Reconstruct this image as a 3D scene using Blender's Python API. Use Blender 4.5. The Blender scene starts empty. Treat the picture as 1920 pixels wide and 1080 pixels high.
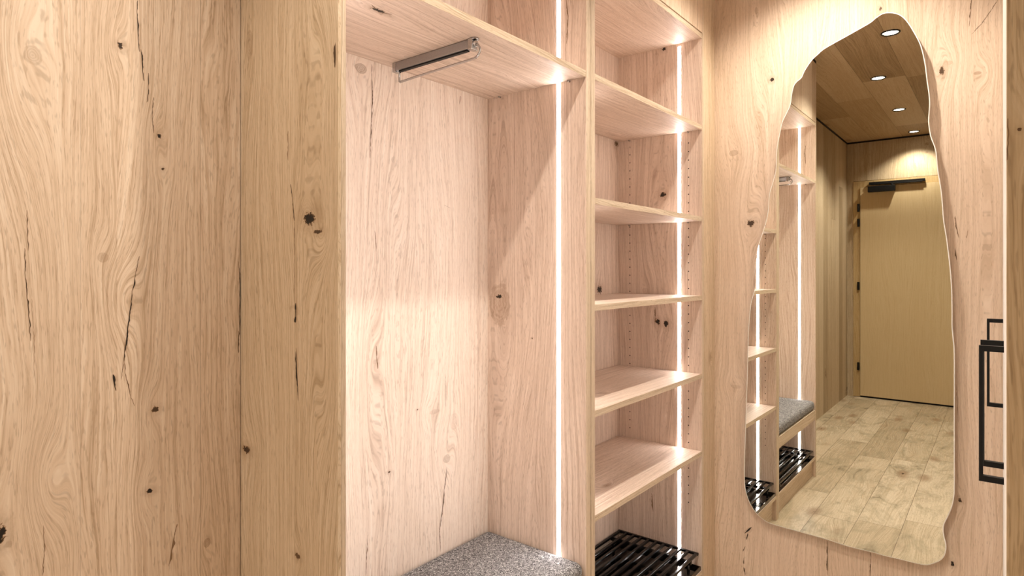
import bpy, bmesh, math, random
from mathutils import Vector, Matrix

scene = bpy.context.scene
PI = math.pi

# ------------------------------------------------------------------ camera
CAM_H = 1.23
YAW = 0.67414                      # angle between the corridor axis (+X) and the view direction
FOCAL_PX = 1148.97
CY = 505.69
cam_data = bpy.data.cameras.new('camera')
cam = bpy.data.objects.new('camera', cam_data)
scene.collection.objects.link(cam)
cam.location = (0, 0, CAM_H)
cam.rotation_euler = (PI / 2, 0, YAW - PI / 2)
cam_data.sensor_width = 36
cam_data.sensor_fit = 'HORIZONTAL'
cam_data.lens = 36 * FOCAL_PX / 1920
cam_data.shift_y = (CY - 540) / 1920 
cam_data.clip_start = 0.01
scene.camera = cam

# ------------------------------------------------------------------ world, colour
world = bpy.data.worlds.new('world'); scene.world = world
world.use_nodes = True
world.node_tree.nodes['Background'].inputs[0].default_value = (1.0, 0.9, 0.8, 1)
world.node_tree.nodes['Background'].inputs[1].default_value = 0.05
scene.view_settings.view_transform = 'Standard'
scene.view_settings.look = 'None'
scene.view_settings.gamma = 1
scene.view_settings.exposure = 0.66
scene.view_settings.use_curve_mapping = False
scene.cycles.max_bounces = 8
scene.cycles.diffuse_bounces = 5
scene.cycles.glossy_bounces = 4
scene.cycles.use_adaptive_sampling = True
scene.cycles.adaptive_threshold = 0.03
scene.cycles.sample_clamp_indirect = 8

# light levels and colours
LAMP_W = [32.0, 35.0, 36.0, 48.0, 25.0]
SPOT_COL = (1.0, 0.925, 0.81)
LED_COL = (1.0, 0.95, 0.93)
LED_STRENGTH = 28.0
SPOT_SIZE = math.radians(120)
DOWNLIGHTS = [(1.97, 0.454), (0.855, 0.454), (0.0202, 0.623), (-0.979, 0.620), (-1.95, 0.614)]

F = {'yaw': 0.67414, 'f': 1148.97285, 'cx': 960.0, 'cy': 505.69346, 'roll': 0.0, 'pitch': 0.0, 'd': 0.86206, 'Yb': 1.20875, 'Yw': 1.18215, 'c0': 0.61581, 'c1': 0.63106, 'e0': 1.39567, 'em': 1.41852, 'e1': 1.43921, 'g0': 2.20281, 'g1': 2.21766, 'm': 2.32944, 'mm': 2.29728, 'xf': -2.14401, 'zc': 1.74297, 's0': 2.08363, 's1': 1.7464, 's2': 1.40881, 's3': 1.11797, 's4': 0.82923, 's5': 0.54387, 'th': 0.017, 'Yl': 0.95055, 'p1': 1.15836, 'p2': 0.9149, 'zceil': 2.45607, 'dy0': 1.07029, 'dz': 2.02616}
MARKS = {'closet_end': {'cracks': [([(-0.0039, 1.3163), (-0.0039, 1.349)], 0.0005, 0.9)], 'knots': [(-0.011, 1.3392, 0.0016, 0.0017, 0.6, 0.8)], 'seams': []},
 'coat_back': {'cracks': [([(0.9543, 1.5025), (0.9592, 1.5778), (0.9625, 1.6439), (0.9608, 1.7353)], 0.0029, 0.7), ([(0.9756, 1.2745), (0.9707, 1.327)], 0.0029, 0.5),
                          ([(0.979, 0.9836), (0.974, 1.0423)], 0.0033, 0.5), ([(1.2737, 1.7016), (1.2759, 1.7264)], 0.0033, 0.5),
                          ([(1.1971, 0.4516), (1.193, 0.5118), (1.2033, 0.56), (1.2137, 0.6308), (1.222, 0.6806)], 0.0032, 0.7),
                          ([(0.9431, 0.4846), (0.9447, 0.5294), (0.9495, 0.5837)], 0.0024, 0.55), ([(1.2178, 0.8376), (1.2157, 0.9418)], 0.0053, 0.2),
                          ([(1.239, 1.4019), (1.2095, 1.41)], 0.0021, 0.6)],
               'knots': [(0.9288, 1.7165, 0.0159, 0.0115, 0.55, 1.6), (1.222, 0.7029, 0.0127, 0.0104, 0.4, 1), (1.0162, 0.7188, 0.0052, 0.0027, 0.7, 0.2),
                         (1.1122, 0.8594, 0.0038, 0.0021, 0.6, 0), (1.1747, 0.8424, 0.0162, 0.0058, 0.25, 0.6), (1.2519, 0.8013, 0.0174, 0.0211, 0.15, 0.6),
                         (0.9657, 0.9223, 0.0083, 0.0263, 0, 3)],
               'seams': [(1.1065, 0.03, 0.0)]},
 'coat_right': {'cracks': [([(0.9239, 1.8447), (0.9204, 1.9193), (0.9291, 1.987)], 0.0035, 0.5), ([(1.1453, 0.8618), (1.1352, 0.9258), (1.1152, 1.0212)], 0.002, 0.2)],
                'knots': [(1.1617, 1.1284, 0.0345, 0.0601, 0.45, 2.0), (1.1637, 1.1505, 0.0123, 0.0064, 0.95, 0), (1.0472, 1.3601, 0.0095, 0.0456, 0, 2.5),
                          (1.1555, 1.5543, 0.0102, 0.063, 0, 2), (1.0415, 1.0356, 0.0028, 0.0022, 0.7, 0)],
                'seams': [(1.0321, 0.03, 0.04)]},
 'coat_shelf_under': {'cracks': [], 'knots': [], 'seams': []},
 'far_wall': {'cracks': [], 'knots': [(0.533, 2.3051, 0.0121, 0.0097, 0.5, 1), (0.533, 2.3782, 0.0121, 0.0098, 0.5, 1)], 'seams': [(0.7315, 0.03, 0.05)]},
 'panel_outer': {'cracks': [([(1.013, 1.4274), (1.013, 1.4826)], 0.0035, 0.4), ([(0.9923, 1.3169), (0.9974, 1.3459), (1.0043, 1.385)], 0.0034, 0.9),
                            ([(0.9923, 1.2546), (0.9923, 1.3169)], 0.0026, 0.45), ([(0.9888, 1.1351), (0.9888, 1.1704)], 0.0076, 0.95),
                            ([(0.9804, 0.9957), (0.9854, 1.0542), (0.9871, 1.0903)], 0.0034, 0.9), ([(0.8711, 1.5678), (0.8711, 1.6097)], 0.0052, 0.75),
                            ([(0.9923, 1.1703), (0.9923, 1.2546)], 0.0018, 0.35)],
                 'knots': [(0.9456, 1.3192, 0.0177, 0.0112, 1, 1.6), (0.92, 1.2949, 0.014, 0.0046, 0.75, 0.5), (1.1611, 0.876, 0.0143, 0.0084, 0.8, 1.2),
                           (0.982, 0.7183, 0.0084, 0.0066, 0.6, 1), (1.1488, 1.6687, 0.0121, 0.0271, 0.3, 1.5), (0.9138, 1.5281, 0.0063, 0.011, 0, 4),
                           (0.906, 1.053, 0.0062, 0.0109, 0, 3)],
                 'seams': [(0.9923, 0.04, 0.05)]},
 'shelf_back': {'cracks': [([(2.0639, 1.1284), (2.0439, 1.17)], 0.006, 0.8)],
                'knots': [(2.0519, 1.1535, 0.0201, 0.0144, 0.9, 1.2), (2.1856, 1.735, 0.0175, 0.0107, 0.6, 1)],
                'seams': []},
 'shelf_right': {'cracks': [([(1.0483, 1.0247), (1.0505, 1.0866)], 0.0033, 0.6), ([(1.0594, 0.288), (1.0639, 0.3596)], 0.0056, 0.45),
                            ([(1.0617, 0.3601), (1.0639, 0.453)], 0.0022, 0.35)],
                 'knots': [(1.0129, 2.0773, 0.0076, 0.0072, 1, 0.2), (1.0173, 1.5185, 0.0131, 0.0103, 0.95, 1.2), (1.0394, 1.0293, 0.0111, 0.0103, 0.95, 1),
                           (1.0042, 1.023, 0.0109, 0.0123, 1, 1), (1.0911, 1.1478, 0.0114, 0.0104, 0.2, 1)],
                 'seams': []},
 'wall_left': {'cracks': [([(0.4317, 1.6124), (0.43, 1.6465), (0.4283, 1.702)], 0.0021, 0.95), ([(0.4385, 1.5626), (0.4376, 1.5831), (0.4342, 1.6178)], 0.0021, 0.9),
                          ([(0.4445, 1.5263), (0.4471, 1.5477), (0.4471, 1.5789)], 0.0018, 0.9), ([(0.455, 1.4733), (0.4533, 1.5063), (0.455, 1.538)], 0.0018, 0.85),
                          ([(0.4041, 1.0408), (0.4074, 1.0698), (0.4124, 1.1199), (0.4224, 1.1981), (0.4317, 1.254)], 0.0021, 0.95),
                          ([(0.424, 0.9915), (0.4165, 1.0178), (0.4099, 1.0511), (0.4082, 1.1065)], 0.0017, 0.6), ([(0.396, 1.0228), (0.3904, 1.0518)], 0.0032, 0.9),
                          ([(0.2748, 1.2596), (0.2728, 1.3225)], 0.0013, 0.75), ([(0.2775, 1.1184), (0.2761, 1.1517), (0.2728, 1.2016), (0.2695, 1.2636)], 0.0015, 0.85),
                          ([(0.2815, 1.0597), (0.2822, 1.1013), (0.2788, 1.1848)], 0.001, 0.35), ([(0.2924, 0.747), (0.2959, 0.7878), (0.2938, 0.8264)], 0.0014, 0.6),
                          ([(0.6127, 1.1005), (0.6138, 1.1936), (0.6116, 1.2466)], 0.0022, 0.95), ([(0.6105, 1.0647), (0.6116, 1.1091)], 0.0022, 0.8),
                          ([(0.481, 0.6908), (0.4893, 0.7364), (0.4949, 0.7638)], 0.0042, 0.45), ([(0.3896, 1.1445), (0.3761, 1.2172)], 0.0008, 0.15)],
               'knots': [(0.2802, 1.5645, 0.0115, 0.0141, 0.35, 2.2), (0.4025, 1.6144, 0.0057, 0.0055, 0.85, 1.3), (0.4639, 1.4701, 0.0045, 0.0048, 0.9, 1),
                         (0.4701, 1.4115, 0.0027, 0.0029, 0.8, 0.5), (0.3761, 1.2504, 0.0071, 0.0072, 0.35, 1), (0.4586, 0.9797, 0.0062, 0.0057, 0.75, 1.2),
                         (0.4489, 0.8365, 0.0061, 0.0047, 1, 1.2), (0.2404, 0.8293, 0.0076, 0.0145, 0.95, 2), (0.5489, 0.7097, 0.0061, 0.0081, 0.55, 1),
                         (0.307, 0.8902, 0.0022, 0.0026, 0, 3), (0.414, 1.1798, 0.0025, 0.0046, 0, 3)],
               'seams': [(0.344, -0.05, 0.06), (0.3976, 0.06, 0), (0.537, -0.06, 0.1)]},  # middle entry is a cast shadow's edge painted as a tone step, no joint
 'wall_left_far': {'cracks': [([(-2.2406, 0.0012), (-2.3509, 0.1876), (-2.2135, 0.6275)], 0.0543, 0.9), ([(-2.1865, -0.0008), (-2.1333, 0.0859)], 0.0802, 0.95),
                              ([(-2.4644, 0.3903), (-2.1865, 0.7346), (-2.4072, 0.9366)], 0.0285, 0.5), ([(-1.2239, 0.2905), (-1.2034, 0.385)], 0.0205, 0.6)],
                   'knots': [],
                   'seams': []},
 'wall_mirror': {'cracks': [([(0.0711, 1.9466), (0.0479, 1.9717), (0.0275, 2.0034), (0.0088, 2.0334)], 0.0025, 0.85),
                            ([(0.0776, 1.971), (0.0737, 2.0187), (0.0711, 2.0667)], 0.0026, 0.6), ([(0.1025, 1.3262), (0.1092, 1.3626), (0.1119, 1.3956)], 0.0027, 0.6),
                            ([(0.1079, 1.2591), (0.1132, 1.297)], 0.0033, 0.6), ([(0.0841, 1.3256), (0.0802, 1.3532)], 0.002, 0.5),
                            ([(0.7499, 0.2457), (0.7382, 0.2587), (0.7247, 0.2762)], 0.0077, 0.95), ([(0.7441, 0.2234), (0.7382, 0.2488)], 0.0067, 0.85),
                            ([(0.7558, 0.1763), (0.748, 0.1984)], 0.0029, 0.85), ([(0.7519, 0.1296), (0.7539, 0.1529)], 0.003, 0.8),
                            ([(0.748, 0.091), (0.7519, 0.1176)], 0.0049, 0.8), ([(0.4699, 0.1774), (0.4699, 0.2951)], 0.0041, 0.75),
                            ([(0.3415, 0.2103), (0.3384, 0.2925)], 0.003, 0.7), ([(0.1039, 0.7948), (0.128, 0.7963)], 0.0027, 0.0),
                            ([(0.1039, 0.7604), (0.1092, 0.8778)], 0.002, 0.35)],
                 'knots': [(0.651, 1.9211, 0.0074, 0.0077, 0.85, 1.2), (0.7915, 1.6704, 0.016, 0.01, 0.4, 1.4), (0.7266, 1.4015, 0.0134, 0.0138, 0.8, 1.6),
                           (0.1456, 1.8498, 0.0068, 0.0133, 0.7, 1.6), (0.0568, 1.8254, 0.0089, 0.0049, 0.55, 1), (0.1306, 1.8716, 0.0107, 0.0066, 0.3, 1),
                           (0.3109, 2.0883, 0.0045, 0.007, 0.6, 1), (0.7074, 2.186, 0.0057, 0.0119, 0.4, 1), (0.0999, 0.5218, 0.0053, 0.0065, 0.85, 1.2),
                           (0.1185, 0.3213, 0.0053, 0.0066, 1, 0.8), (0.6846, 1.7203, 0.0094, 0.0391, 0, 3), (0.025, 1.319, 0.0063, 0.0639, 0, 2.5),
                           (0.7815, 0.7895, 0.0178, 0.006, 0.25, 1)],
                 'seams': [(0.664, -0.02, 0.0), (0.4968, 0.05, 0.06), (0.1899, -0.05, 0.02)]}}
MIRROR_OUTLINE = [(0.2785, 2.057), (0.2537, 2.0437), (0.235, 2.0203), (0.2152, 1.98), (0.197, 1.9322), (0.1859, 1.8747), (0.1803, 1.8205), (0.1748, 1.773), (0.1735, 1.7446),
 (0.1748, 1.72), (0.1762, 1.6903), (0.1707, 1.6448), (0.1584, 1.6003), (0.153, 1.5388), (0.1449, 1.4773), (0.1409, 1.4278), (0.1382, 1.3834), (0.1302, 1.3209),
 (0.1222, 1.2393), (0.1182, 1.1742), (0.1169, 1.1011), (0.1169, 1.0572), (0.1143, 1.02), (0.1116, 0.9715), (0.1116, 0.7687), (0.1116, 0.6551), (0.1116, 0.5658),
 (0.1129, 0.5379), (0.1182, 0.5058), (0.1288, 0.4722), (0.1369, 0.4506), (0.1395, 0.4302), (0.1369, 0.408), (0.1328, 0.3895), (0.1328, 0.3699), (0.1382, 0.3487),
 (0.149, 0.3324), (0.1652, 0.3193), (0.1817, 0.3094), (0.2039, 0.3061), (0.2494, 0.306), (0.2932, 0.3051), (0.3307, 0.3064), (0.4005, 0.3058), (0.4651, 0.3112),
 (0.5495, 0.314), (0.6438, 0.3175), (0.6752, 0.3267), (0.6995, 0.3438), (0.7185, 0.3684), (0.7319, 0.3985), (0.7396, 0.4321), (0.7415, 0.4749), (0.7396, 0.5735),
 (0.7357, 0.6919), (0.73, 0.869), (0.728, 0.9671), (0.7242, 1.0358), (0.7185, 1.1005), (0.7109, 1.1339), (0.7033, 1.1633), (0.7014, 1.1905), (0.7033, 1.2216),
 (0.6976, 1.2702), (0.6939, 1.3089), (0.6789, 1.3568), (0.6659, 1.3987), (0.6567, 1.4462), (0.653, 1.4997), (0.6402, 1.5464), (0.6311, 1.5875), (0.6274, 1.6595),
 (0.6184, 1.7115), (0.6094, 1.7538), (0.5951, 1.7837), (0.5827, 1.8118), (0.5775, 1.8503), (0.5704, 1.8771), (0.5599, 1.8901), (0.5461, 1.9004), (0.5357, 1.9225),
 (0.5152, 1.9515), (0.4933, 1.9706), (0.4684, 1.9869), (0.4021, 2.0129), (0.366, 2.0271), (0.3368, 2.0392), (0.3201, 2.0506), (0.3007, 2.0594)]

d = F['d']; YB = F['Yb']; YW = F['Yw']; MW = F['m']; MM = F['mm']; XF = F['xf']; ZC = F['zceil']; TH = F['th']
C0, C1, E0, EM, E1, G0, G1 = (F[k] for k in ('c0', 'c1', 'e0', 'em', 'e1', 'g0', 'g1'))
YR = -0.62                          # right wall of the corridor
COL = scene.collection

# ------------------------------------------------------------------ helpers: nodes
class NT:
    def __init__(s, tree): s.t = tree; s.n = tree.nodes; s.l = tree.links
    def new(s, typ, **kw):
        nd = s.n.new(typ)
        for k, v in kw.items(): setattr(nd, k, v)
        return nd
    def put(s, sock, v):
        if isinstance(v, (int, float)): sock.default_value = v
        elif isinstance(v, tuple): sock.default_value = v
        else: s.l.new(v, sock)
    def m(s, op, a, b=0.0, c=0.0, clamp=False):
        nd = s.new('ShaderNodeMath', operation=op, use_clamp=clamp)
        s.put(nd.inputs[0], a); s.put(nd.inputs[1], b); s.put(nd.inputs[2], c)
        return nd.outputs[0]
    def vec(s, x, y, z):
        nd = s.new('ShaderNodeCombineXYZ')
        s.put(nd.inputs[0], x); s.put(nd.inputs[1], y); s.put(nd.inputs[2], z)
        return nd.outputs[0]
    def noise(s, v, scale=1.0, detail=2.0, rough=0.5, dist=0.0):
        nd = s.new('ShaderNodeTexNoise')
        s.put(nd.inputs['Vector'], v); nd.inputs['Scale'].default_value = scale
        nd.inputs['Detail'].default_value = detail; nd.inputs['Roughness'].default_value = rough
        nd.inputs['Distortion'].default_value = dist
        return nd.outputs['Fac']
    def mapr(s, v, a, b, c, dd, smooth=False):
        nd = s.new('ShaderNodeMapRange', interpolation_type='SMOOTHSTEP' if smooth else 'LINEAR', clamp=True)
        s.put(nd.inputs[0], v)
        for i, q in enumerate((a, b, c, dd)): s.put(nd.inputs[i + 1], q)
        return nd.outputs[0]
    def mix(s, f, a, b, mode='MIX'):
        nd = s.new('ShaderNodeMix', data_type='RGBA', blend_type=mode)
        s.put(nd.inputs[0], f); s.put(nd.inputs[6], a); s.put(nd.inputs[7], b)
        return nd.outputs[2]
    def ramp(s, f, stops):
        nd = s.new('ShaderNodeValToRGB'); cr = nd.color_ramp
        while len(cr.elements) < len(stops): cr.elements.new(0.5)
        for e, (p, c) in zip(cr.elements, stops): e.position = p; e.color = (*c, 1)
        s.put(nd.inputs[0], f); return nd.outputs[0]

def new_mat(name):
    m = bpy.data.materials.new(name); m.use_nodes = True
    t = NT(m.node_tree)
    return m, t, m.node_tree.nodes['Principled BSDF']

def make_grain_group():
    """Oak figure: F across the board (already bent round knots), W through it, V along it."""
    g = bpy.data.node_groups.new('oak_grain', 'ShaderNodeTree')
    for nm in ('F', 'W', 'V'): g.interface.new_socket(nm, in_out='INPUT', socket_type='NodeSocketFloat')
    for nm in ('Value', 'Pore', 'Blotch'): g.interface.new_socket(nm, in_out='OUTPUT', socket_type='NodeSocketFloat')
    t = NT(g); gi = g.nodes.new('NodeGroupInput'); go = g.nodes.new('NodeGroupOutput')
    f, w, v = gi.outputs[0], gi.outputs[1], gi.outputs[2]
    broad = t.noise(t.vec(t.m('MULTIPLY', f, 5.0), t.m('MULTIPLY', w, 5.0), t.m('MULTIPLY', v, 0.9)), 1, 1.5, 0.45)
    wob = t.noise(t.vec(t.m('MULTIPLY', f, 22.0), w, t.m('MULTIPLY', v, 7.0)), 1, 2, 0.5)
    f2 = t.m('MULTIPLY_ADD', broad, 0.17, f)
    f2 = t.m('MULTIPLY_ADD', wob, 0.009, f2)
    # growth rings : irregular bands that follow the iso-lines of f2
    rings = t.noise(t.vec(t.m('MULTIPLY', f2, 150.0), t.m('MULTIPLY', w, 3.0), t.m('MULTIPLY', v, 0.25)), 1, 2.5, 0.6)
    fib = t.noise(t.vec(t.m('MULTIPLY', f2, 360.0), t.m('MULTIPLY', w, 250.0), t.m('MULTIPLY', v, 7.0)), 1, 3, 0.7)
    pore = t.noise(t.vec(t.m('MULTIPLY', f2, 620.0), t.m('MULTIPLY', w, 300.0), t.m('MULTIPLY', v, 55.0)), 1, 1, 0.5)
    blotch = t.noise(t.vec(t.m('MULTIPLY', f, 4.0), t.m('MULTIPLY', w, 4.0), t.m('MULTIPLY', v, 1.6)), 1, 2, 0.5)
    ring_amt = t.mapr(blotch, 0.35, 0.65, 0.45, 1.0)
    r2 = t.m('MULTIPLY', t.m('SUBTRACT', t.mapr(rings, 0.34, 0.66, 0, 1), 0.5), ring_amt)
    val = t.m('MULTIPLY_ADD', r2, 0.42, 0.5)
    val = t.m('MULTIPLY_ADD', t.m('SUBTRACT', fib, 0.5), 1.15, val)
    val = t.m('MULTIPLY_ADD', t.m('SUBTRACT', blotch, 0.5), 0.30, val)
    rl = t.noise(t.vec(t.m('MULTIPLY', f2, 190.0), t.m('MULTIPLY', w, 3.0), t.m('MULTIPLY', v, 3.2)), 1, 1.5, 0.5)
    ln = t.mapr(t.m('ABSOLUTE', t.m('SUBTRACT', rl, 0.5)), 0.0, 0.05, 1, 0)
    val = t.m('SUBTRACT', val, t.m('MULTIPLY', t.m('MULTIPLY', ln, ring_amt), 0.24))
    val = t.m('ADD', val, 0.06)
    t.put(go.inputs[0], val)
    t.put(go.inputs[1], t.mapr(pore, 0.57, 0.70, 0, 1))
    t.put(go.inputs[2], blotch)
    return g
GRAIN = make_grain_group()

LIGHT_OAK = ((0.46, 0.325, 0.215), (0.675, 0.515, 0.38), (0.79, 0.65, 0.515))
WALL_OAK = ((0.48, 0.35, 0.235), (0.67, 0.515, 0.385), (0.79, 0.65, 0.52))
PINK_OAK = ((0.44, 0.315, 0.24), (0.625, 0.485, 0.39), (0.745, 0.61, 0.515))
PALE_OAK = ((0.60, 0.47, 0.38), (0.81, 0.68, 0.58), (0.88, 0.78, 0.69))
WARM_OAK = ((0.41, 0.29, 0.175), (0.60, 0.455, 0.31), (0.71, 0.57, 0.42))
EDGE_OAK = ((0.42, 0.31, 0.21), (0.60, 0.475, 0.35), (0.71, 0.585, 0.455))
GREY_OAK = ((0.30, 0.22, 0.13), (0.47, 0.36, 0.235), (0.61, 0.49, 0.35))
AXES = {'X': 0, 'Y': 1, 'Z': 2}

def oak(name, cols, across='X', along='Z', marks=None, seed=0.0, planks=None, random_knots=None,
        rough=0.55, bump=0.25, holes=None, contrast=1.0, spec=0.3, pores=0.33, patches=False):
    m, t, bs = new_mat(name)
    geo = t.new('ShaderNodeNewGeometry')
    sep = t.new('ShaderNodeSeparateXYZ'); t.l.new(geo.outputs['Position'], sep.inputs[0])
    third = ({'X', 'Y', 'Z'} - {across, along}).pop()
    U = sep.outputs[AXES[across]]; V = sep.outputs[AXES[along]]; W = sep.outputs[AXES[third]]
    f = t.m('ADD', U, seed * 1.37); w = t.m('ADD', W, seed * 0.71)
    tone = None; vv = V; line = None
    # boards of the veneer
    if planks:                       # regular floor or ceiling boards with staggered ends
        wid, ln = planks
        q = t.m('DIVIDE', U, wid); row = t.m('FLOOR', q)
        rr = t.new('ShaderNodeTexWhiteNoise', noise_dimensions='1D'); t.put(rr.inputs['W'], t.m('ADD', row, seed + 0.5))
        q2 = t.m('ADD', t.m('DIVIDE', V, ln), t.m('MULTIPLY', rr.outputs[0], 7.3)); col = t.m('FLOOR', q2)
        rc = t.new('ShaderNodeTexWhiteNoise', noise_dimensions='2D'); t.put(rc.inputs['Vector'], t.vec(row, col, 0))
        tone = t.m('MULTIPLY', t.m('SUBTRACT', rc.outputs[0], 0.5), 0.50)
        w = t.m('MULTIPLY_ADD', rc.outputs[0], 31.0, w)
        e1 = t.m('MULTIPLY', t.m('PINGPONG', q, 0.5), wid); e2 = t.m('MULTIPLY', t.m('PINGPONG', q2, 0.5), ln)
        line = t.mapr(t.m('MINIMUM', e1, e2), 0.0006, 0.0016, 1, 0)
    for (us, dt, dl) in (marks['seams'] if marks else ()):  # board seams, plus the shadow edge painted into the left wall
        st = t.m('GREATER_THAN', U, us)
        a = t.m('MULTIPLY', st, dt); tone = a if tone is None else t.m('ADD', tone, a)
        w = t.m('MULTIPLY_ADD', st, 3.7, w)
        if dl > 0.03:
            e = t.mapr(t.m('ABSOLUTE', t.m('SUBTRACT', U, us)), 0.0002, 0.0011, min(1.0, dl * 4), 0)
            line = e if line is None else t.m('MAXIMUM', line, e)
    jit = t.noise(t.vec(U, V, W), 190, 2, 0.6)
    jit2 = t.noise(t.vec(U, V, W), 45, 2, 0.6)
    dark = None; ringsum = None
    knots = list(marks['knots']) if marks else []
    for (uk, vk, ru, rv, dk, wp) in knots:
        du = t.m('SUBTRACT', U, uk); dv = t.m('SUBTRACT', V, vk)
        a = t.m('DIVIDE', du, max(ru, 0.0015)); b = t.m('DIVIDE', dv, max(rv, 0.0015))
        r = t.m('SQRT', t.m('MULTIPLY_ADD', a, a, t.m('MULTIPLY', b, b)))
        if wp > 0:
            s = 2.0 + 1.2 * wp
            R = max(ru, 0.006) * s; RV = max(rv, 0.006) * s * 2.6
            e = t.m('POWER', 2.718, t.m('MULTIPLY', t.m('ADD', t.m('POWER', t.m('ABSOLUTE', t.m('DIVIDE', du, R)), 2.0), t.m('POWER', t.m('ABSOLUTE', t.m('DIVIDE', dv, RV)), 2.0)), -1.0))
            f = t.m('SUBTRACT', f, t.m('MULTIPLY', t.m('MULTIPLY', du, e), 0.84))
            f = t.m('MULTIPLY_ADD', e, 0.010 * wp, f)      # lets the bands close into arches
        if dk > 0:
            if dk < 0.6:             # sound knot: brown disc with rings and a darker rim
                rj = t.m('MULTIPLY_ADD', t.m('SUBTRACT', jit2, 0.5), 0.7, r)
                disc = t.mapr(rj, 0.9, 1.06, 1, 0, True)
                rg = t.mapr(t.m('SINE', t.m('MULTIPLY', rj, 22.0)), -1, 1, 0.45, 0.8)
                rim = t.mapr(t.m('ABSOLUTE', t.m('SUBTRACT', rj, 1.0)), 0.0, 0.16, 0.75, 0)
                mk = t.m('MULTIPLY', t.m('MAXIMUM', t.m('MULTIPLY', disc, rg), rim), dk * 0.62)
            else:
                rj = t.m('MULTIPLY_ADD', t.m('SUBTRACT', jit, 0.5), 1.9, r)
                mk = t.m('MULTIPLY', t.mapr(rj, 0.55, 1.1, 1, 0, True), dk)
                mk = t.m('MAXIMUM', mk, t.m('MULTIPLY', t.mapr(rj, 1.0, 3.2, 1, 0, True), dk * 0.13))
            dark = mk if dark is None else t.m('MAXIMUM', dark, mk)
    for (pts, hw, dk) in (marks['cracks'] if marks else ()):
        if dk <= 0: continue
        v0, v1 = pts[0][1], pts[-1][1]
        us = [p[0] for p in pts]; u0, u1 = min(us) - 0.002, max(us) + 0.002
        tt = t.mapr(V, v0, v1, 0, 1)
        fc = t.new('ShaderNodeFloatCurve'); cv = fc.mapping.curves[0]
        P = [((p[1] - v0) / (v1 - v0), (p[0] - u0) / (u1 - u0)) for p in pts]
        cv.points[0].location = P[0]; cv.points[1].location = P[-1]
        for q in P[1:-1]: cv.points.new(*q)
        for q in cv.points: q.handle_type = 'VECTOR'
        fc.mapping.update(); t.put(fc.inputs['Value'], tt)
        uc = t.m('MULTIPLY_ADD', fc.outputs[0], u1 - u0, u0)
        uc = t.m('MULTIPLY_ADD', t.m('SUBTRACT', jit2, 0.5), 0.006, uc)
        dist = t.m('ABSOLUTE', t.m('SUBTRACT', U, uc))
        taper = t.m('SQRT', t.m('MULTIPLY', t.m('MULTIPLY', tt, t.m('SUBTRACT', 1.0, tt)), 4.0))
        wd = t.m('MULTIPLY', t.m('MULTIPLY', taper, t.mapr(jit2, 0.35, 0.7, 0.25, 1.15)), hw * 0.62)
        mk = t.m('MULTIPLY', t.mapr(t.m('SUBTRACT', wd, dist), -0.0004, 0.0004, 0, dk), t.mapr(taper, 0.0, 0.15, 0, 1))
        dark = mk if dark is None else t.m('MAXIMUM', dark, mk)
        mk2 = t.m('MULTIPLY', t.mapr(t.m('SUBTRACT', t.m('MULTIPLY', wd, 4.0), dist), -0.001, 0.003, 0, dk * 0.12), t.mapr(taper, 0.0, 0.2, 0, 1))
        dark = t.m('MAXIMUM', dark, mk2)
    if random_knots:                 # scattered knots for boards not seen close up
        sc, dens, sz = random_knots
        vo = t.new('ShaderNodeTexVoronoi', feature='F1', voronoi_dimensions='3D')
        t.put(vo.inputs['Vector'], t.vec(t.m('MULTIPLY', U, sc), t.m('MULTIPLY', V, sc * 0.45), t.m('ADD', t.m('MULTIPLY', W, 0.2), seed)))
        vo.inputs['Scale'].default_value = 1
        on = t.m('GREATER_THAN', t.new('ShaderNodeSeparateColor').outputs[0] if False else _red(t, vo.outputs['Color']), 1 - dens)
        rj = t.m('MULTIPLY_ADD', t.m('SUBTRACT', jit, 0.5), sz * 1.0, vo.outputs['Distance'])
        mk = t.m('MULTIPLY', t.m('MAXIMUM', t.m('MULTIPLY', t.mapr(rj, sz * 0.4, sz, 1, 0, True), 0.75), t.m('MULTIPLY', t.mapr(rj, sz, sz * 4, 1, 0, True), 0.30)), on)
        dark = mk if dark is None else t.m('MAXIMUM', dark, mk)
        e = t.m('MULTIPLY', t.mapr(vo.outputs['Distance'], 0, sz * 7, 1, 0, True), on)
        f = t.m('MULTIPLY_ADD', e, 0.03, f)
    gr = t.new('ShaderNodeGroup'); gr.node_tree = GRAIN
    t.put(gr.inputs[0], f); t.put(gr.inputs[1], w); t.put(gr.inputs[2], vv)
    val = gr.outputs[0]
    if contrast != 1.0: val = t.m('MULTIPLY_ADD', t.m('SUBTRACT', val, 0.5), contrast, 0.5)
    if tone is not None: val = t.m('ADD', val, tone)
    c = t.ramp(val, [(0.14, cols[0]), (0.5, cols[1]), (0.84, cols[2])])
    c = t.mix(t.m('MULTIPLY', gr.outputs[1], pores), c, (cols[0][0] * .55, cols[0][1] * .5, cols[0][2] * .45, 1))
    if patches:                      # smoked grey-green cloudy areas of the floor boards
        pn = t.noise(t.vec(t.m('MULTIPLY', U, 9.0), t.m('MULTIPLY', V, 4.0), w), 1, 4, 0.7, 0.6)
        c = t.mix(t.mapr(pn, 0.46, 0.62, 0, 0.62), c, (0.33, 0.28, 0.185, 1))
        c = t.mix(t.mapr(pn, 0.62, 0.72, 0, 0.7), c, (0.13, 0.10, 0.06, 1))
    if line is not None: c = t.mix(t.m('MULTIPLY', line, 0.8), c, (0.10, 0.06, 0.035, 1))
    if dark is not None:
        c = t.mix(t.mapr(dark, 0, 0.5, 0, 1), c, (0.23, 0.125, 0.06, 1))
        c = t.mix(t.mapr(dark, 0.35, 0.9, 0, 1), c, (0.018, 0.013, 0.010, 1))
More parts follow.
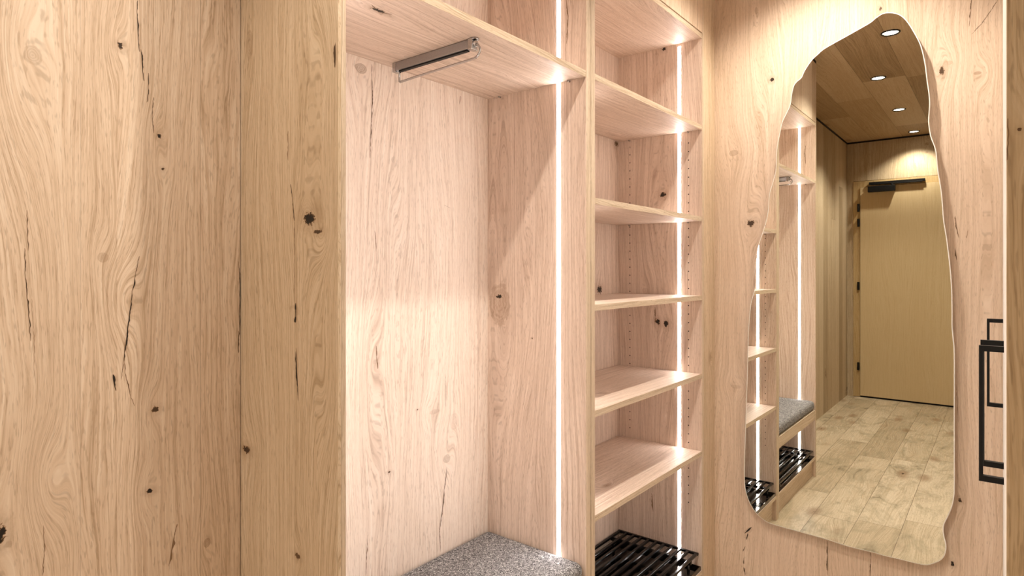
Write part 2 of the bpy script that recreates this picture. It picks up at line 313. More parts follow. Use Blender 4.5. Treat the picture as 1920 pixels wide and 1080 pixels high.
    if holes:
        h = None
        for (u0, z0, z1) in holes:
            du = t.m('SUBTRACT', U, u0); dv = t.m('SUBTRACT', t.m('MODULO', t.m('SUBTRACT', V, z0 - 0.016), 0.032), 0.016)
            rr = t.m('SQRT', t.m('MULTIPLY_ADD', du, du, t.m('MULTIPLY', dv, dv)))
            k = t.m('MULTIPLY', t.mapr(rr, 0.0019, 0.0028, 1, 0), t.m('MULTIPLY', t.m('GREATER_THAN', V, z0 - 0.02), t.m('LESS_THAN', V, z1)))
            h = k if h is None else t.m('MAXIMUM', h, k)
        c = t.mix(h, c, (0.02, 0.012, 0.008, 1))
    t.put(bs.inputs['Base Color'], c)
    bs.inputs['Roughness'].default_value = rough
    bs.inputs['Specular IOR Level'].default_value = spec
    bp = t.new('ShaderNodeBump'); bp.inputs['Strength'].default_value = bump; bp.inputs['Distance'].default_value = 0.001
    hgt = t.noise(t.vec(t.m('MULTIPLY', U, 420.0), t.m('MULTIPLY', W, 420.0), t.m('MULTIPLY', V, 22.0)), 1, 1, 0.5)
    t.put(bp.inputs['Height'], hgt); t.l.new(bp.outputs[0], bs.inputs['Normal'])
    return m

def _red(t, c):
    s = t.new('ShaderNodeSeparateColor'); t.put(s.inputs[0], c); return s.outputs[0]

def plain(name, col, rough=0.5, metal=0.0, spec=0.5, noise_amt=0.0, noise_scale=200, emit=None, coat=0.0):
    m, t, bs = new_mat(name)
    if noise_amt:
        tc = t.new('ShaderNodeTexCoord')
        n = t.noise(tc.outputs['Object'], noise_scale, 3, 0.6)
        k = t.mapr(n, 0.3, 0.7, 1 - noise_amt, 1 + noise_amt)
        c = t.new('ShaderNodeVectorMath', operation='SCALE'); c.inputs[0].default_value = col; t.put(c.inputs['Scale'], k)
        t.l.new(c.outputs[0], bs.inputs['Base Color'])
    else: bs.inputs['Base Color'].default_value = (*col, 1)
    bs.inputs['Roughness'].default_value = rough; bs.inputs['Metallic'].default_value = metal
    bs.inputs['Specular IOR Level'].default_value = spec
    bs.inputs['Coat Weight'].default_value = coat
    if emit: bs.inputs['Emission Color'].default_value = (*emit[0], 1); bs.inputs['Emission Strength'].default_value = emit[1]
    return m

# ------------------------------------------------------------------ materials
M_WALL_LEFT = oak('oak_wall_left', LIGHT_OAK, 'X', 'Z', MARKS['wall_left'], seed=1.0, bump=0.5)
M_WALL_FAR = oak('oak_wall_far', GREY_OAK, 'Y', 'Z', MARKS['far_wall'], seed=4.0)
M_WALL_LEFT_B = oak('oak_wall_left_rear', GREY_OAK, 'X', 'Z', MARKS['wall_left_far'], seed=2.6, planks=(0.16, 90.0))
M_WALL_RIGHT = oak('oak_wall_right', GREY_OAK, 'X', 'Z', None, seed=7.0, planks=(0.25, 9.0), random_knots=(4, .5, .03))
M_MIRROR_WALL = oak('oak_mirror_wall', WALL_OAK, 'Y', 'Z', MARKS['wall_mirror'], seed=3.1, bump=0.35, contrast=0.72)
M_PANEL_OUT = oak('oak_cabinet_side', WARM_OAK, 'Y', 'Z', MARKS['panel_outer'], seed=5.2, bump=0.4)
M_COAT_BACK = oak('oak_wardrobe_back', PALE_OAK, 'X', 'Z', MARKS['coat_back'], seed=6.3)
M_COAT_RIGHT = oak('oak_wardrobe_side', PINK_OAK, 'Y', 'Z', MARKS['coat_right'], seed=8.15)
hs = F['p1'], F['p2']
HOLES = [(hs[0], 0.60, 1.72), (hs[1], 0.36, 1.72)]
M_SHELF_SIDE = oak('oak_shelf_side', PINK_OAK, 'Y', 'Z', MARKS['shelf_right'], seed=9.4, holes=HOLES)
M_SHELF_SIDE_L = oak('oak_shelf_side_left', PINK_OAK, 'Y', 'Z', None, seed=9.9, holes=HOLES)
M_SHELF_BACK = oak('oak_shelf_back', PINK_OAK, 'X', 'Z', MARKS['shelf_back'], seed=10.2)
M_SHELF = oak('oak_shelf_board', PINK_OAK, 'Y', 'X', None, seed=11.4, random_knots=(7, .35, .03))
M_TOP = oak('oak_top_board', PINK_OAK, 'Y', 'X', None, seed=12.7, random_knots=(5, .4, .03))
HAT = dict(knots=[(0.9639, 0.783, 0.006, 0.018, 1.0, 1.2), (1.12, 1.0, 0.006, 0.012, 0.3, 1.2), (1.02, 1.22, 0.004, 0.008, 0.2, 1.5)], seams=[],
           cracks=[([(0.953, 0.755), (0.968, 0.79), (0.957, 0.812)], 0.004, 0.6)])
M_HAT = oak('oak_hat_shelf', PINK_OAK, 'Y', 'X', HAT, seed=22.7)
M_COAT_LEFT = oak('oak_wardrobe_left_side', PINK_OAK, 'Y', 'Z', dict(knots=[(1.08, 1.62, 0.012, 0.03, 0.5, 2.0)], cracks=[([(0.915, 1.86), (0.922, 1.93), (0.912, 2.0)], 0.003, 0.6)], seams=[]), seed=24.6)
M_EDGE = oak('oak_edge', EDGE_OAK, 'X', 'Z', None, seed=13.5, bump=0.4)
M_FILLER = oak('oak_filler', WARM_OAK, 'X', 'Z', None, seed=14.6, random_knots=(6, .5, .03))
M_FASCIA = oak('oak_fascia', LIGHT_OAK, 'X', 'Z', None, seed=15.5, planks=(0.24, 9.0))
M_FLOOR = oak('oak_floor', ((0.32, 0.25, 0.16), (0.54, 0.44, 0.31), (0.70, 0.60, 0.46)), 'Y', 'X', None, seed=16.5, planks=(0.185, 1.25), random_knots=(8, .7, .10), rough=0.38, spec=0.45, contrast=0.75, patches=True)
M_CEIL = oak('oak_ceiling', ((0.24, 0.15, 0.075), (0.42, 0.29, 0.165), (0.55, 0.41, 0.26)), 'Y', 'X', None, seed=17.5, planks=(0.24, 1.6), random_knots=(5, .4, .05), contrast=0.6)
M_DOOR = oak('oak_door', ((0.46, 0.33, 0.17), (0.60, 0.46, 0.27), (0.68, 0.54, 0.35)), 'Y', 'Z', None, seed=18.5, random_knots=(6, .4, .02), bump=0.1, contrast=0.45, pores=0.12)
M_DOOR_FRAME = oak('oak_door_frame', ((0.34, 0.22, 0.09), (0.47, 0.33, 0.16), (0.55, 0.40, 0.21)), 'Y', 'Z', None, seed=19.5, bump=0.1)
M_CLOSET_END = oak('oak_closet_end', ((0.36, 0.24, 0.13), (0.56, 0.41, 0.25), (0.68, 0.53, 0.36)), 'Y', 'Z', MARKS['closet_end'], seed=20.5, bump=0.3)
M_CLOSET = plain('cream_lacquer', (0.93, 0.90, 0.87), 0.35, spec=0.5, noise_amt=0.02, noise_scale=6)
M_BLACK = plain('black_powder_coat', (0.005, 0.0045, 0.0045), 0.5, 0.0, 0.25, noise_amt=0.2, noise_scale=900)
M_GAP = plain('black_shadow_gap', (0.012, 0.009, 0.007), 0.8, noise_amt=0.2)
M_RACK = plain('gloss_black_metal', (0.006, 0.005, 0.005), 0.14, 0.0, 0.4, noise_amt=0.15, noise_scale=60)
M_TRAY = plain('gloss_black_tray', (0.12, 0.11, 0.105), 0.10, 1.0, 0.8, noise_amt=0.15, noise_scale=30)
M_ALU = plain('brushed_nickel', (0.40, 0.40, 0.41), 0.36, 1.0, noise_amt=0.08, noise_scale=500)
M_CHROME = plain('chrome', (0.50, 0.50, 0.51), 0.16, 1.0, noise_amt=0.03, noise_scale=300)
M_LED = plain('led_diffuser', (0.9, 0.9, 0.9), 0.5, emit=(LED_COL, LED_STRENGTH), noise_amt=0.01)
M_LEDCH = plain('white_led_channel', (0.85, 0.82, 0.80), 0.4, noise_amt=0.02)
M_LENS = plain('downlight_lens', (0.9, 0.9, 0.9), 0.4, emit=((1.0, 0.88, 0.72), 9.0), noise_amt=0.01)
M_GLASS_EDGE = plain('polished_glass_edge', (0.90, 0.88, 0.82), 0.12, spec=0.8, noise_amt=0.02)
M_MDF = plain('mirror_backing', (0.36, 0.25, 0.17), 0.7, noise_amt=0.1)

def mirror_mat():
    m, t, bs = new_mat('silver_mirror')
    tc = t.new('ShaderNodeTexCoord')
    n = t.noise(tc.outputs['Object'], 3, 2, 0.5)
    t.put(bs.inputs['Roughness'], t.mapr(n, 0, 1, 0.0, 0.012))
    bs.inputs['Base Color'].default_value = (0.86, 0.87, 0.80, 1); bs.inputs['Metallic'].default_value = 1.0
    return m
M_MIRROR = mirror_mat()

def felt():
    m, t, bs = new_mat('grey_boucle')
    tc = t.new('ShaderNodeTexCoord')
    a = t.noise(tc.outputs['Object'], 210, 3, 0.8, 1.6)
    b = t.noise(tc.outputs['Object'], 700, 2, 0.6)
    v = t.m('ADD', t.m('MULTIPLY', a, 0.75), t.m('MULTIPLY', b, 0.25))
    c = t.ramp(v, [(0.40, (0.03, 0.028, 0.03)), (0.48, (0.13, 0.125, 0.13)), (0.54, (0.34, 0.33, 0.335)), (0.62, (0.80, 0.78, 0.77))])
    t.put(bs.inputs['Base Color'], c); bs.inputs['Roughness'].default_value = 0.95
    bs.inputs['Specular IOR Level'].default_value = 0.1
    bp = t.new('ShaderNodeBump'); bp.inputs['Strength'].default_value = 0.9; bp.inputs['Distance'].default_value = 0.003
    t.put(bp.inputs['Height'], v); t.l.new(bp.outputs[0], bs.inputs['Normal'])
    return m
M_FELT = felt()

# ------------------------------------------------------------------ helpers: meshes
def origin_of(o):
    v = Vector((0, 0, 0))
    while o: v = v + o.location; o = o.parent
    return v
def obj(name, bm, mat, parent=None, kind=None, smooth=False, bevel=0.0, mats=None):
    """Link a bmesh built in room coordinates as one object under parent."""
    off = origin_of(parent) if parent else Vector((0, 0, 0))
    if parent is None:               # put the origin at the bottom centre of the piece
        xs = [v.co for v in bm.verts]
        c = Vector(((min(p.x for p in xs) + max(p.x for p in xs)) / 2, (min(p.y for p in xs) + max(p.y for p in xs)) / 2, min(p.z for p in xs)))
        off = c
    bmesh.ops.translate(bm, verts=bm.verts, vec=-off)
    bmesh.ops.recalc_face_normals(bm, faces=bm.faces)
    me = bpy.data.meshes.new(name); bm.to_mesh(me); bm.free()
    for mm in (mats or [mat]): me.materials.append(mm)
    if smooth:
        for p in me.polygons: p.use_smooth = True
    o = bpy.data.objects.new(name, me); COL.objects.link(o)
    if parent: o.parent = parent
    else: o.location = off
    if bevel:
        b = o.modifiers.new('bevel', 'BEVEL'); b.width = bevel; b.segments = 2; b.limit_method = 'ANGLE'
    if kind: o['kind'] = kind
    return o
def add_box(bm, x0, x1, y0, y1, z0, z1, mi=0):
    vs = [bm.verts.new((x, y, z)) for x in (x0, x1) for y in (y0, y1) for z in (z0, z1)]
    for f in ((0, 1, 3, 2), (4, 6, 7, 5), (0, 4, 5, 1), (2, 3, 7, 6), (0, 2, 6, 4), (1, 5, 7, 3)):
        fc = bm.faces.new([vs[i] for i in f]); fc.material_index = mi
    return vs
def box(x0, x1, y0, y1, z0, z1):
    bm = bmesh.new(); add_box(bm, x0, x1, y0, y1, z0, z1); return bm
def add_tube(bm, pts, r, seg=10, closed=False):
    pts = [Vector(p) for p in pts]; n = len(pts); rings = []
    for i, p in enumerate(pts):
        a = pts[i - 1] if i > 0 else (pts[-1] if closed else pts[0]); b = pts[(i + 1) % n] if (i < n - 1 or closed) else pts[-1]
        tg = (b - a).normalized()
        up = Vector((0, 0, 1)) if abs(tg.z) < 0.9 else Vector((1, 0, 0))
        s = tg.cross(up).normalized(); u = s.cross(tg).normalized()
        rings.append([bm.verts.new(p + s * math.cos(2 * PI * k / seg) * r + u * math.sin(2 * PI * k / seg) * r) for k in range(seg)])
    for i in range(n - 1 + (1 if closed else 0)):
        A, B = rings[i], rings[(i + 1) % n]
        for k in range(seg): bm.faces.new((A[k], A[(k + 1) % seg], B[(k + 1) % seg], B[k]))
    if not closed: bm.faces.new(rings[0][::-1]); bm.faces.new(rings[-1])
def add_lathe(bm, cx, cy, prof, seg=40, mi=0):
    """prof: list of (radius, z); revolved about the vertical through cx, cy"""
    rings = []
    for r, z in prof:
        if r < 1e-6: rings.append([bm.verts.new((cx, cy, z))])
        else: rings.append([bm.verts.new((cx + r * math.cos(2 * PI * k / seg), cy + r * math.sin(2 * PI * k / seg), z)) for k in range(seg)])
    for A, B in zip(rings, rings[1:]):
        for k in range(seg):
            k2 = (k + 1) % seg
            if len(A) == 1 and len(B) > 1: fc = bm.faces.new((A[0], B[k], B[k2]))
            elif len(B) == 1 and len(A) > 1: fc = bm.faces.new((A[k], A[k2], B[0]))
            else: fc = bm.faces.new((A[k], A[k2], B[k2], B[k]))
            fc.material_index = mi
def thing(name, label, cat, loc, group=None, kind=None):
    o = bpy.data.objects.new(name, None); COL.objects.link(o); o.location = loc
    o.empty_display_size = 0.05
    if label: o['label'] = label
    if cat: o['category'] = cat
    if group: o['group'] = group
    if kind: o['kind'] = kind
    return o
def tag(o, label, cat, group=None):
    o['label'] = label; o['category'] = cat
    if group: o['group'] = group
    return o
def copy_tree(o, parent=None):
    c = o.copy(); COL.objects.link(c); c.parent = parent
    for ch in [q for q in COL.objects if q.parent == o]: copy_tree(ch, c)
    return c

# ------------------------------------------------------------------ the corridor
T = 0.06
XBEH = XF - T
obj('floor', box(XBEH, MW + T, YR - T, YB + 0.1, -T, 0), M_FLOOR, kind='structure')
obj('ceiling', box(XBEH, MW + T, YR - T, YB + 0.1, ZC + 0.015, ZC + 0.015 + T), M_CEIL, kind='structure')
# ceiling boards stop short of the walls: black shadow gap strips
def struct(name, bm, mat, **k): return obj(name, bm, mat, kind='structure', **k)
struct('trim_1', box(XF, C0, YW - 0.004, YW, ZC, ZC + 0.015), M_GAP)
struct('trim_2', box(XF, XF + 0.004, YR, YW - 0.004, ZC, ZC + 0.015), M_GAP)
XJ = C0 - 0.95
struct('wall_left', box(XJ, C0 - 0.0016, YW, YW + T, 0, ZC), M_WALL_LEFT)
struct('wall_left_rear', box(XF, XJ, YW, YW + T, 0, ZC), M_WALL_LEFT_B)
struct('wall_front', box(MW, MW + T, YR, YB + 0.1, 0, ZC + 0.015), M_MIRROR_WALL)
struct('wall_right', box(XF, MW, YR - T, YR, 0, ZC + 0.015), M_WALL_RIGHT)
# wall at the far end, built around the entrance door opening
DY1 = F['dy0']; DY0 = DY1 - 0.93; DZ = F['dz']; FR = 0.058
bm = bmesh.new()
add_box(bm, XF - T, XF, DY1 + FR, YW + T, 0, ZC + 0.015)
add_box(bm, XF - T, XF, YR - T, DY0 - FR, 0, ZC + 0.015)
add_box(bm, XF - T, XF, DY0 - FR, DY1 + FR, DZ + FR + 0.004, ZC + 0.015)
struct('wall_back', bm, M_WALL_FAR)
struct('trim_3', box(XF - T, XF, DY0 - FR, DY1 + FR, 0.0, 0.004), M_GAP)

door = thing('door_1', None, None, (XF, (DY0 + DY1) / 2, 0), kind='structure')
bm = bmesh.new()
add_box(bm, XF - T, XF + 0.006, DY1, DY1 + FR, 0.004, DZ + FR)
add_box(bm, XF - T, XF + 0.006, DY0 - FR, DY0, 0.004, DZ + FR)
add_box(bm, XF - T, XF + 0.006, DY0, DY1, DZ, DZ + FR)
obj('door_frame', bm, M_DOOR_FRAME, door, bevel=0.001)
obj('door_leaf', box(XF - 0.04, XF + 0.016, DY0 + 0.003, DY1 - 0.003, 0.016, DZ - 0.003), M_DOOR, door, bevel=0.0015)
for hz in (1.828, 1.684, 1.073, 0.297):
    bm = bmesh.new()
    add_tube(bm, [(XF + 0.022, DY1 + 0.012, hz - 0.038), (XF + 0.022, DY1 + 0.012, hz + 0.038)], 0.010, 14)
    add_box(bm, XF + 0.0062, XF + 0.014, DY1 + 0.003, DY1 + 0.022, hz - 0.034, hz + 0.034)
    obj('hinge', bm, M_BLACK, door, bevel=0.0006)
bm = box(XF + 0.0165, XF + 0.062, 0.776, 0.997, 1.968, 2.022)
clo = obj('door_closer', bm, M_BLACK, door, bevel=0.003)
bm = bmesh.new()
add_box(bm, XF + 0.0065, XF + 0.040, 0.545, 0.990, 2.040, 2.064)
add_tube(bm, [(XF + 0.04, 0.80, 2.022), (XF + 0.04, 0.80, 2.036)], 0.010, 14)
vs = add_box(bm, XF + 0.028, XF + 0.044, 0.565, 0.81, 2.034, 2.044)
obj('closer_arm', bm, M_BLACK, clo, bevel=0.001)
bm = bmesh.new()
add_tube(bm, [(XF + 0.017, DY0 + 0.035, 1.03), (XF + 0.065, DY0 + 0.035, 1.03), (XF + 0.065, DY0 + 0.145, 1.03)], 0.009, 12)
add_lathe(bm, 0, 0, [(0.0, 0.0), (0.026, 0.0), (0.026, 0.006), (0.0, 0.006)], 24)
for v in bm.verts:
    if abs(v.co.x) < 0.03 and v.co.z < 0.01 and v.co.z > -0.001: v.co = Vector((XF + 0.0165 + v.co.z, DY0 + 0.035 + v.co.x, 1.03 + v.co.y))
obj('door_handle', bm, M_BLACK, door, smooth=True)

# ------------------------------------------------------------------ downlights
dl_labels = ['round black rimmed ceiling downlight nearest the wall that carries the mirror',
             'round black rimmed ceiling downlight reflected highest and largest in the mirror',
             'round black rimmed ceiling downlight reflected second from the top in the mirror',
             'round black rimmed ceiling downlight reflected third from the top in the mirror',
             'round black rimmed ceiling downlight reflected lowest, closest to the entrance door']
ZU = ZC + 0.015
def make_downlight(x, y):
    t_ = thing('downlight', dl_labels[0], 'downlight', (x, y, ZU - 0.006), 'ceiling downlights')
    bm = bmesh.new()
    add_lathe(bm, x, y, [(0.036, ZU - 0.0005), (0.045, ZU - 0.0005), (0.045, ZU - 0.003), (0.043, ZU - 0.006), (0.039, ZU - 0.006), (0.036, ZU - 0.002), (0.036, ZU - 0.0005)], 48)
    obj('rim', bm, M_BLACK, t_, smooth=True)
    bm = bmesh.new()
    add_lathe(bm, x, y, [(0.0, ZU - 0.0025), (0.030, ZU - 0.0022), (0.0355, ZU - 0.0010)], 48)
    obj('lens', bm, M_LENS, t_, smooth=True)
    li = bpy.data.lights.new('downlight_lamp', 'SPOT'); li.energy = LAMP_W[0]; li.color = SPOT_COL
    li.spot_size = SPOT_SIZE; li.spot_blend = 0.7; li.shadow_soft_size = 0.018
    lo = bpy.data.objects.new('lamp', li); COL.objects.link(lo); lo.parent = t_; lo.location = (0, 0, -0.012)
    return t_
dl0 = make_downlight(*DOWNLIGHTS[0])
for i, (x, y) in enumerate(DOWNLIGHTS[1:]):
    c = copy_tree(dl0)
    for q in COL.objects:
        if q.parent == c and q.type == 'LIGHT': q.data = q.data.copy(); q.data.energy = LAMP_W[i + 1]
    c.location = (x, y, ZU - 0.006); c['label'] = dl_labels[i + 1]

# ------------------------------------------------------------------ cabinets
ZTOP = F['s0']; ZP = 0.104; ZH = F['zc']
YL = F['Yl']
def led(parent, face_x, side, z0, z1):
    """strip light set in a side panel; side = +1 when it shines towards +X"""
    x1 = face_x + side * 0.0014
    bm = box(min(face_x, x1) if side > 0 else x1, x1 if side > 0 else face_x, YL - 0.0054, YL + 0.0054, z0, z1)
    s = obj('led_strip', bm, M_LED, parent)
    x2 = face_x + side * 0.0008
    bm = bmesh.new()
    for s0 in (-1, 1):
        a, b = sorted((YL + s0 * 0.0055, YL + s0 * 0.0063))
        add_box(bm, min(face_x, x2), max(face_x, x2), a, b, z0, z1)
    obj('led_channel', bm, M_LEDCH, s)
    return s

# --- coat bay
w = thing('open_wardrobe', 'open oak coat wardrobe with bench board, hat shelf and lit side strips', 'wardrobe', ((C0 + EM) / 2, (d + YB) / 2, 0))
EDG = 0.0015
def side_panel(parent, x0, x1, mat, y1=YB + 0.016, edge=M_EDGE, name='side_panel'):
    p = obj(name, box(x0, x1, d + EDG, y1, 0.0, ZC - 0.002), mat, parent)
    obj('edge_band', box(x0, x1, d, d + EDG, 0.0, ZC - 0.002), edge, p)
    return p
lp = side_panel(w, C0 + 0.006, C1, M_COAT_LEFT)
obj('outer_veneer', box(C0, C0 + 0.0058, d + 0.0002, YB + 0.016, 0.0, ZC - 0.002), M_PANEL_OUT, lp)
obj('edge_band', box(C0, C0 + 0.006, d - 0.0001, d + 0.0001, 0.0, ZC - 0.002), M_EDGE, lp) if False else None
side_panel(w, E0, EM - 0.0014, M_COAT_RIGHT)
obj('back_panel', box(C1, E0, YB, YB + 0.016, 0.0, ZC - 0.002), M_COAT_BACK, w)
def board(parent, name, x0, x1, z, mat, y0=d + 0.0015, y1=YB, th=TH, edge=True):
    b = obj(name, box(x0, x1, y0 + 0.0012, y1, z, z + th), mat, parent)
    if edge: obj('edge_band', box(x0, x1, y0, y0 + 0.0012, z, z + th), M_SHELF_EDGE, b)
    return b
M_SHELF_EDGE = oak('oak_shelf_edge', EDGE_OAK, 'Z', 'X', None, seed=21.3, bump=0.5)
board(w, 'top_board', C1, E0, ZTOP, M_TOP)
hsb = board(w, 'hat_shelf', C1, E0, ZH, M_HAT)
for sx, xx in ((1, C1), (-1, E0)):
    for yy in (F['p1'], F['p2']):
        bm = bmesh.new(); add_tube(bm, [(xx + sx * 0.0003, yy, ZH - 0.0030), (xx + sx * 0.009, yy, ZH - 0.0030)], 0.0026, 10)
        obj('shelf_pin', bm, M_CHROME, hsb, smooth=True)
board(w, 'bench_board', C1, E0, 0.372, M_SHELF, y0=d + 0.02, th=0.026)
obj('bench_rail', box(C1, E0, d + 0.0015, d + 0.0195, 0.342, 0.398), M_SHELF_EDGE, w, bevel=0.0008)
board(w, 'bottom_board', C1, E0, ZP, M_SHELF, th=0.016)
obj('plinth', box(C1, E0, d + 0.02, d + 0.036, 0, ZP), M_SHELF_EDGE, w)
obj('fascia', box(C1, E0, d, d + 0.016, ZTOP + TH + 0.003, ZC - 0.002), M_FASCIA, w, bevel=0.0008)
for (a, b) in ((0.135, 0.3705), (0.4, ZH - 0.001), (ZH + TH + 0.001, ZTOP - 0.001)):
    led(w, C1, 1, a, b); led(w, E0, -1, a, b)

# --- pull-out garment rail under the hat shelf
RX = 1.0095; ZSH = ZH; ZH = ZH - 0.0004
r_ = thing('pull_out_rail', 'nickel pull-out garment rail screwed under the hat shelf', 'hanging rail', (RX, 1.04, ZH - 0.03))
obj('housing', box(RX - 0.0075, RX + 0.0075, 0.925, 1.168, ZH - 0.0215, ZH - 0.0012), M_ALU, r_, bevel=0.001)
obj('runner', box(RX - 0.0045, RX + 0.0045, 0.932, 1.160, ZH - 0.0245, ZH - 0.0216), M_BLACK, r_)
bm = bmesh.new(); add_box(bm, RX - 0.010, RX + 0.010, 0.912, 0.925, ZH - 0.0255, ZH)
add_lathe(bm, RX, 0.912, [(0.0, ZH), (0.010, ZH), (0.010, ZH - 0.004), (0.0, ZH - 0.004)], 24)
add_tube(bm, [(RX, 0.907, ZH - 0.012), (RX, 0.913, ZH - 0.012)], 0.0075, 16)
obj('end_cap', bm, M_CHROME, r_, bevel=0.0015)
bm = bmesh.new(); add_box(bm, RX - 0.009, RX + 0.009, 1.168, 1.180, ZH - 0.024, ZH)
obj('end_cap', bm, M_CHROME, r_, bevel=0.0015)
pts = [(RX, 1.160, ZH - 0.0245), (RX, 1.163, ZH - 0.030), (RX, 1.163, ZH - 0.048), (RX, 1.160, ZH - 0.0495)]
pts += [(RX, 1.10, ZH - 0.0475), (RX, 0.99, ZH - 0.0455), (RX, 0.915, ZH - 0.044)]
for k in range(1, 8):
    a = -PI / 2 - (PI) * k / 8.0
    pts.append((RX, 0.915 + 0.018 * math.cos(a) * 1.0, ZH - 0.028 + 0.016 * math.sin(a)))
pts.append((RX, 0.911, ZH - 0.012))
bm = bmesh.new(); add_tube(bm, pts, 0.0027, 12)
obj('hanging_wire', bm, M_CHROME, r_, smooth=True)

ZH = ZSH
# --- shelf unit
s_ = thing('open_shelf_unit', 'tall oak shelf unit with five adjustable shelves beside the mirror', 'shelf unit', ((EM + G1) / 2, (d + YB) / 2, 0))
side_panel(s_, EM + 0.0014, E1, M_SHELF_SIDE_L)
side_panel(s_, G0, G1, M_SHELF_SIDE)
obj('back_panel', box(E1, G0, YB, YB + 0.016, 0.0, ZC - 0.002), M_SHELF_BACK, s_)
board(s_, 'top_board', E1, G0, ZTOP, M_TOP)
zs = [F['s1'], F['s2'], F['s3'], F['s4'], F['s5']]
for z in zs:
    b = board(s_, 'shelf', E1 + 0.0006, G0 - 0.0006, z, M_SHELF, y1=YB - 0.002)
    for sx, xx in ((1, E1), (-1, G0)):
        for yy in hs:
            bm = bmesh.new(); add_tube(bm, [(xx + sx * 0.0003, yy, z - 0.0030), (xx + sx * 0.009, yy, z - 0.0030)], 0.0026, 10)
            obj('shelf_pin', bm, M_CHROME, b, smooth=True)
board(s_, 'bottom_board', E1, G0, ZP, M_SHELF, th=0.016)
obj('plinth', box(E1, G0, d + 0.02, d + 0.036, 0, ZP), M_SHELF_EDGE, s_)
obj('fascia', box(E1, G0, d, d + 0.016, ZTOP + TH + 0.003, ZC - 0.002), M_FASCIA, s_, bevel=0.0008)
bounds = [0.125] + sorted(z for z in zs) + [ZTOP]
for a, b in zip(bounds, bounds[1:]):
    lo = a + (TH if a > 0.2 else 0) + 0.001; hi = b - 0.001
    if b == ZTOP: hi = ZTOP - 0.012
    led(s_, E1, 1, lo, hi); led(s_, G0, -1, lo, hi)
struct('trim_4', box(G1 + 0.0008, MW, d + 0.0005, d + 0.017, 0, ZC - 0.002), M_FILLER, bevel=0.001)
struct('trim_5', box(C0, MW, d, YB + 0.016, ZC, ZC + 0.015), M_GAP)

# --- seat cushion
bm = box(C1 + 0.002, E0 - 0.002, d + 0.004, YB - 0.002, 0.3985, 0.452)
cu = obj('seat_cushion', bm, M_FELT, smooth=True)
bv = cu.modifiers.new('bevel', 'BEVEL'); bv.width = 0.020; bv.segments = 6
tag(cu, 'flat grey boucle cushion lying on the wardrobe bench', 'cushion')

# --- shoe racks
def shoe_rack(x0, x1, z, y0, y1, n, label, legs):
    t_ = thing('shoe_rack', label, 'shoe rack', ((x0 + x1) / 2, (y0 + y1) / 2, ZP + 0.0165), 'black shoe racks')
    hb = 0.0045
    f_ = obj('frame', box(x0, x0 + 0.009, y0, y1, z - hb, z + hb), M_RACK, t_, bevel=0.0008)
    obj('frame_rail', box(x1 - 0.009, x1, y0, y1, z - hb, z + hb), M_RACK, f_, bevel=0.0008)
    for a in (x0 + 0.060, x1 - 0.072):
        obj('cross_bar', box(a, a + 0.012, y0 + 0.001, y1 - 0.001, z - 0.0155, z - 0.0047), M_RACK, t_, bevel=0.0008)
    for k in range(n):
        yy = y0 + 0.0065 + (y1 - y0 - 0.013) * k / (n - 1)
        obj('slat', box(x0 + 0.0092, x1 - 0.0092, yy - 0.0056, yy + 0.0056, z - hb, z + hb), M_RACK, t_, bevel=0.0022)
    if legs:
        for xx in (x0 + 0.066, x1 - 0.066):
            for yy in (y0 + 0.012, y1 - 0.012):
                bm = bmesh.new(); add_tube(bm, [(xx, yy, ZP + 0.0225), (xx, yy, z - 0.0158)], 0.005, 12)
                obj('foot', bm, M_RACK, t_, smooth=True)
    return t_
shoe_rack(E1 + 0.004, G0 - 0.004, 0.180, 0.874, YB - 0.004, 11, 'raised black slatted metal shoe rack at the foot of the shelf unit', True)
tr = bmesh.new(); add_box(tr, E1 + 0.003, G0 - 0.003, d + 0.004, YB - 0.003, ZP + 0.0165, ZP + 0.0195)
for (a, b, c_, e_) in ((E1 + 0.003, E1 + 0.006, d + 0.004, YB - 0.003), (G0 - 0.006, G0 - 0.003, d + 0.004, YB - 0.003), (E1 + 0.006, G0 - 0.006, d + 0.004, d + 0.007), (E1 + 0.006, G0 - 0.006, YB - 0.006, YB - 0.003)):
    add_box(tr, a, b, c_, e_, ZP + 0.0195, ZP + 0.032)
tag(obj('drip_tray', tr, M_TRAY, bevel=0.0008), 'glossy black drip tray under the raised rack of the shelf unit', 'drip tray', 'black drip trays')
shoe_rack(C1 + 0.004, E0 - 0.004, 0.150, 0.874, YB - 0.004, 11, 'low black slatted metal shoe rack below the cushioned bench', True)
tr = bmesh.new(); add_box(tr, C1 + 0.003, E0 - 0.003, d + 0.004, YB - 0.003, ZP + 0.0165, ZP + 0.0195)
tag(obj('drip_tray', tr, M_TRAY, bevel=0.0008), 'flat glossy black drip tray under the rack below the bench', 'drip tray', 'black drip trays')

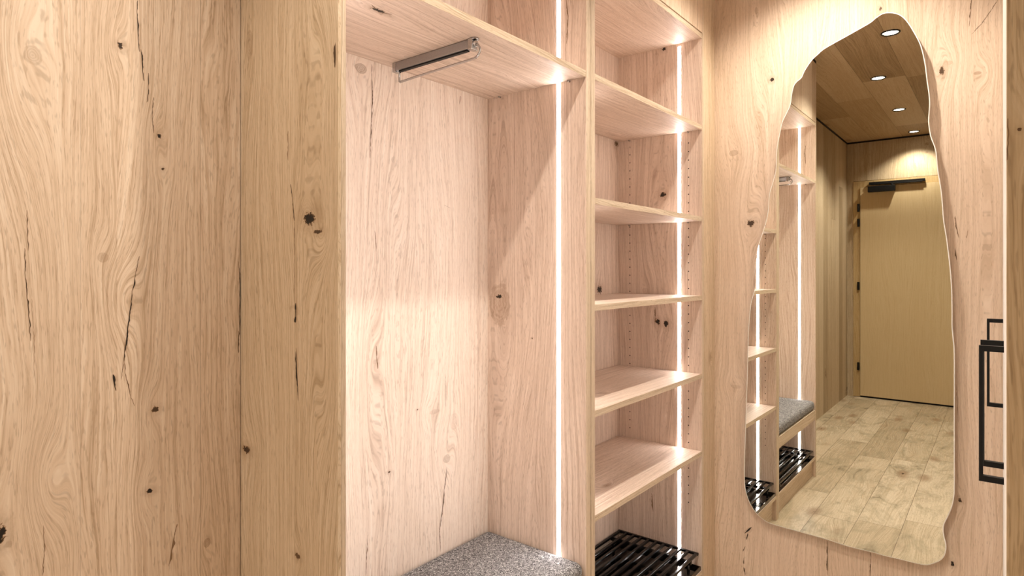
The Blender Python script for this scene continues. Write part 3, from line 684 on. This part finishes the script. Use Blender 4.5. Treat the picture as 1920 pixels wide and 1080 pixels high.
# ------------------------------------------------------------------ the mirror
ys = [p[0] for p in MIRROR_OUTLINE]; zz = [p[1] for p in MIRROR_OUTLINE]
mt = thing('wall_mirror', 'tall irregular organic shaped mirror on the oak end wall', 'mirror', (MW, (min(ys) + max(ys)) / 2, min(zz)))
def smooth_closed(pts, sub=5):
    out = []; n = len(pts)
    for i in range(n):
        p0, p1, p2, p3 = (Vector(pts[(i + k) % n]) for k in (-1, 0, 1, 2))
        for s in range(sub):
            u = s / sub
            out.append(0.5 * ((2 * p1) + (p2 - p0) * u + (2 * p0 - 5 * p1 + 4 * p2 - p3) * u * u + (3 * p1 - p0 - 3 * p2 + p3) * u ** 3))
    return out
OUT = smooth_closed(MIRROR_OUTLINE)
def inset(pts, dd):
    n = len(pts); res = []; area = sum(pts[i].x * pts[(i + 1) % n].y - pts[(i + 1) % n].x * pts[i].y for i in range(n))
    sg = 1 if area > 0 else -1
    for i in range(n):
        tg = (pts[(i + 2) % n] - pts[i - 2]).normalized()
        res.append(pts[i] + Vector((-tg.y, tg.x)) * dd * sg)
    return res
def ring_mesh(bm, loops, mi=0, cap=(False, False)):
    R = [[bm.verts.new((x, p.x, p.y)) for p in pts] for x, pts in loops]
    n = len(R[0])
    for A, B in zip(R, R[1:]):
        for k in range(n): bm.faces.new((A[k], A[(k + 1) % n], B[(k + 1) % n], B[k]))
    if cap[0]: bm.faces.new(R[0])
    if cap[1]: bm.faces.new(R[-1])
IN1 = inset(OUT, 0.0026)
bm = bmesh.new(); ring_mesh(bm, [(MM, IN1), (MM + 0.003, IN1)], cap=(True, True)); obj('glass', bm, M_MIRROR, mt)
bm = bmesh.new(); ring_mesh(bm, [(MM - 0.0002, IN1), (MM + 0.0012, OUT), (MM + 0.005, OUT), (MM + 0.005, IN1)]); obj('polished_edge', bm, M_GLASS_EDGE, mt)
INB = inset(OUT, 0.012)
bm = bmesh.new(); ring_mesh(bm, [(MM + 0.0055, INB), (MW - 0.0005, INB)], cap=(True, True)); obj('backing_board', bm, M_MDF, mt)

# ------------------------------------------------------------------ closet on the right
YC = -0.003; X2 = 0.62
cl = thing('closet', 'tall built-in closet with cream lacquered doors and black pulls at the right edge', 'closet', ((X2 + MW) / 2, (YC + YR) / 2, 0))
DT = 0.019
obj('end_panel', box(X2, X2 + 0.019, YR, YC, 0, ZC - 0.002), M_CLOSET_END, cl, bevel=0.0006)
obj('carcass', box(X2 + 0.019, MW, YR, YC - DT - 0.002, 0, ZC - 0.002), M_CLOSET, cl)
def pull(parent, x, z0=0.8785, z1=1.104):
    bm = bmesh.new(); yb = 0.0297; h = 0.0095
    add_box(bm, x, x + 0.010, yb - 0.0056, yb, z0, z1)
    add_box(bm, x, x + 0.010, YC, yb - 0.0056, z0, z0 + h)
    add_box(bm, x, x + 0.010, YC, yb - 0.0056, z1 - h, z1)
    bmesh.ops.remove_doubles(bm, verts=bm.verts, dist=1e-5)
    obj('handle', bm, M_BLACK, parent)
seams = [X2 + 0.019, 1.338, 1.95, MW]
pulls = [(1.283,), (1.383,), (1.995,)]
for i in range(3):
    dr = obj('door', box(seams[i] + 0.0015, seams[i + 1] - 0.0015, YC - DT, YC, 0.06, ZC - 0.02), M_CLOSET, cl, bevel=0.0006)
    for x in pulls[i]: pull(dr, x)
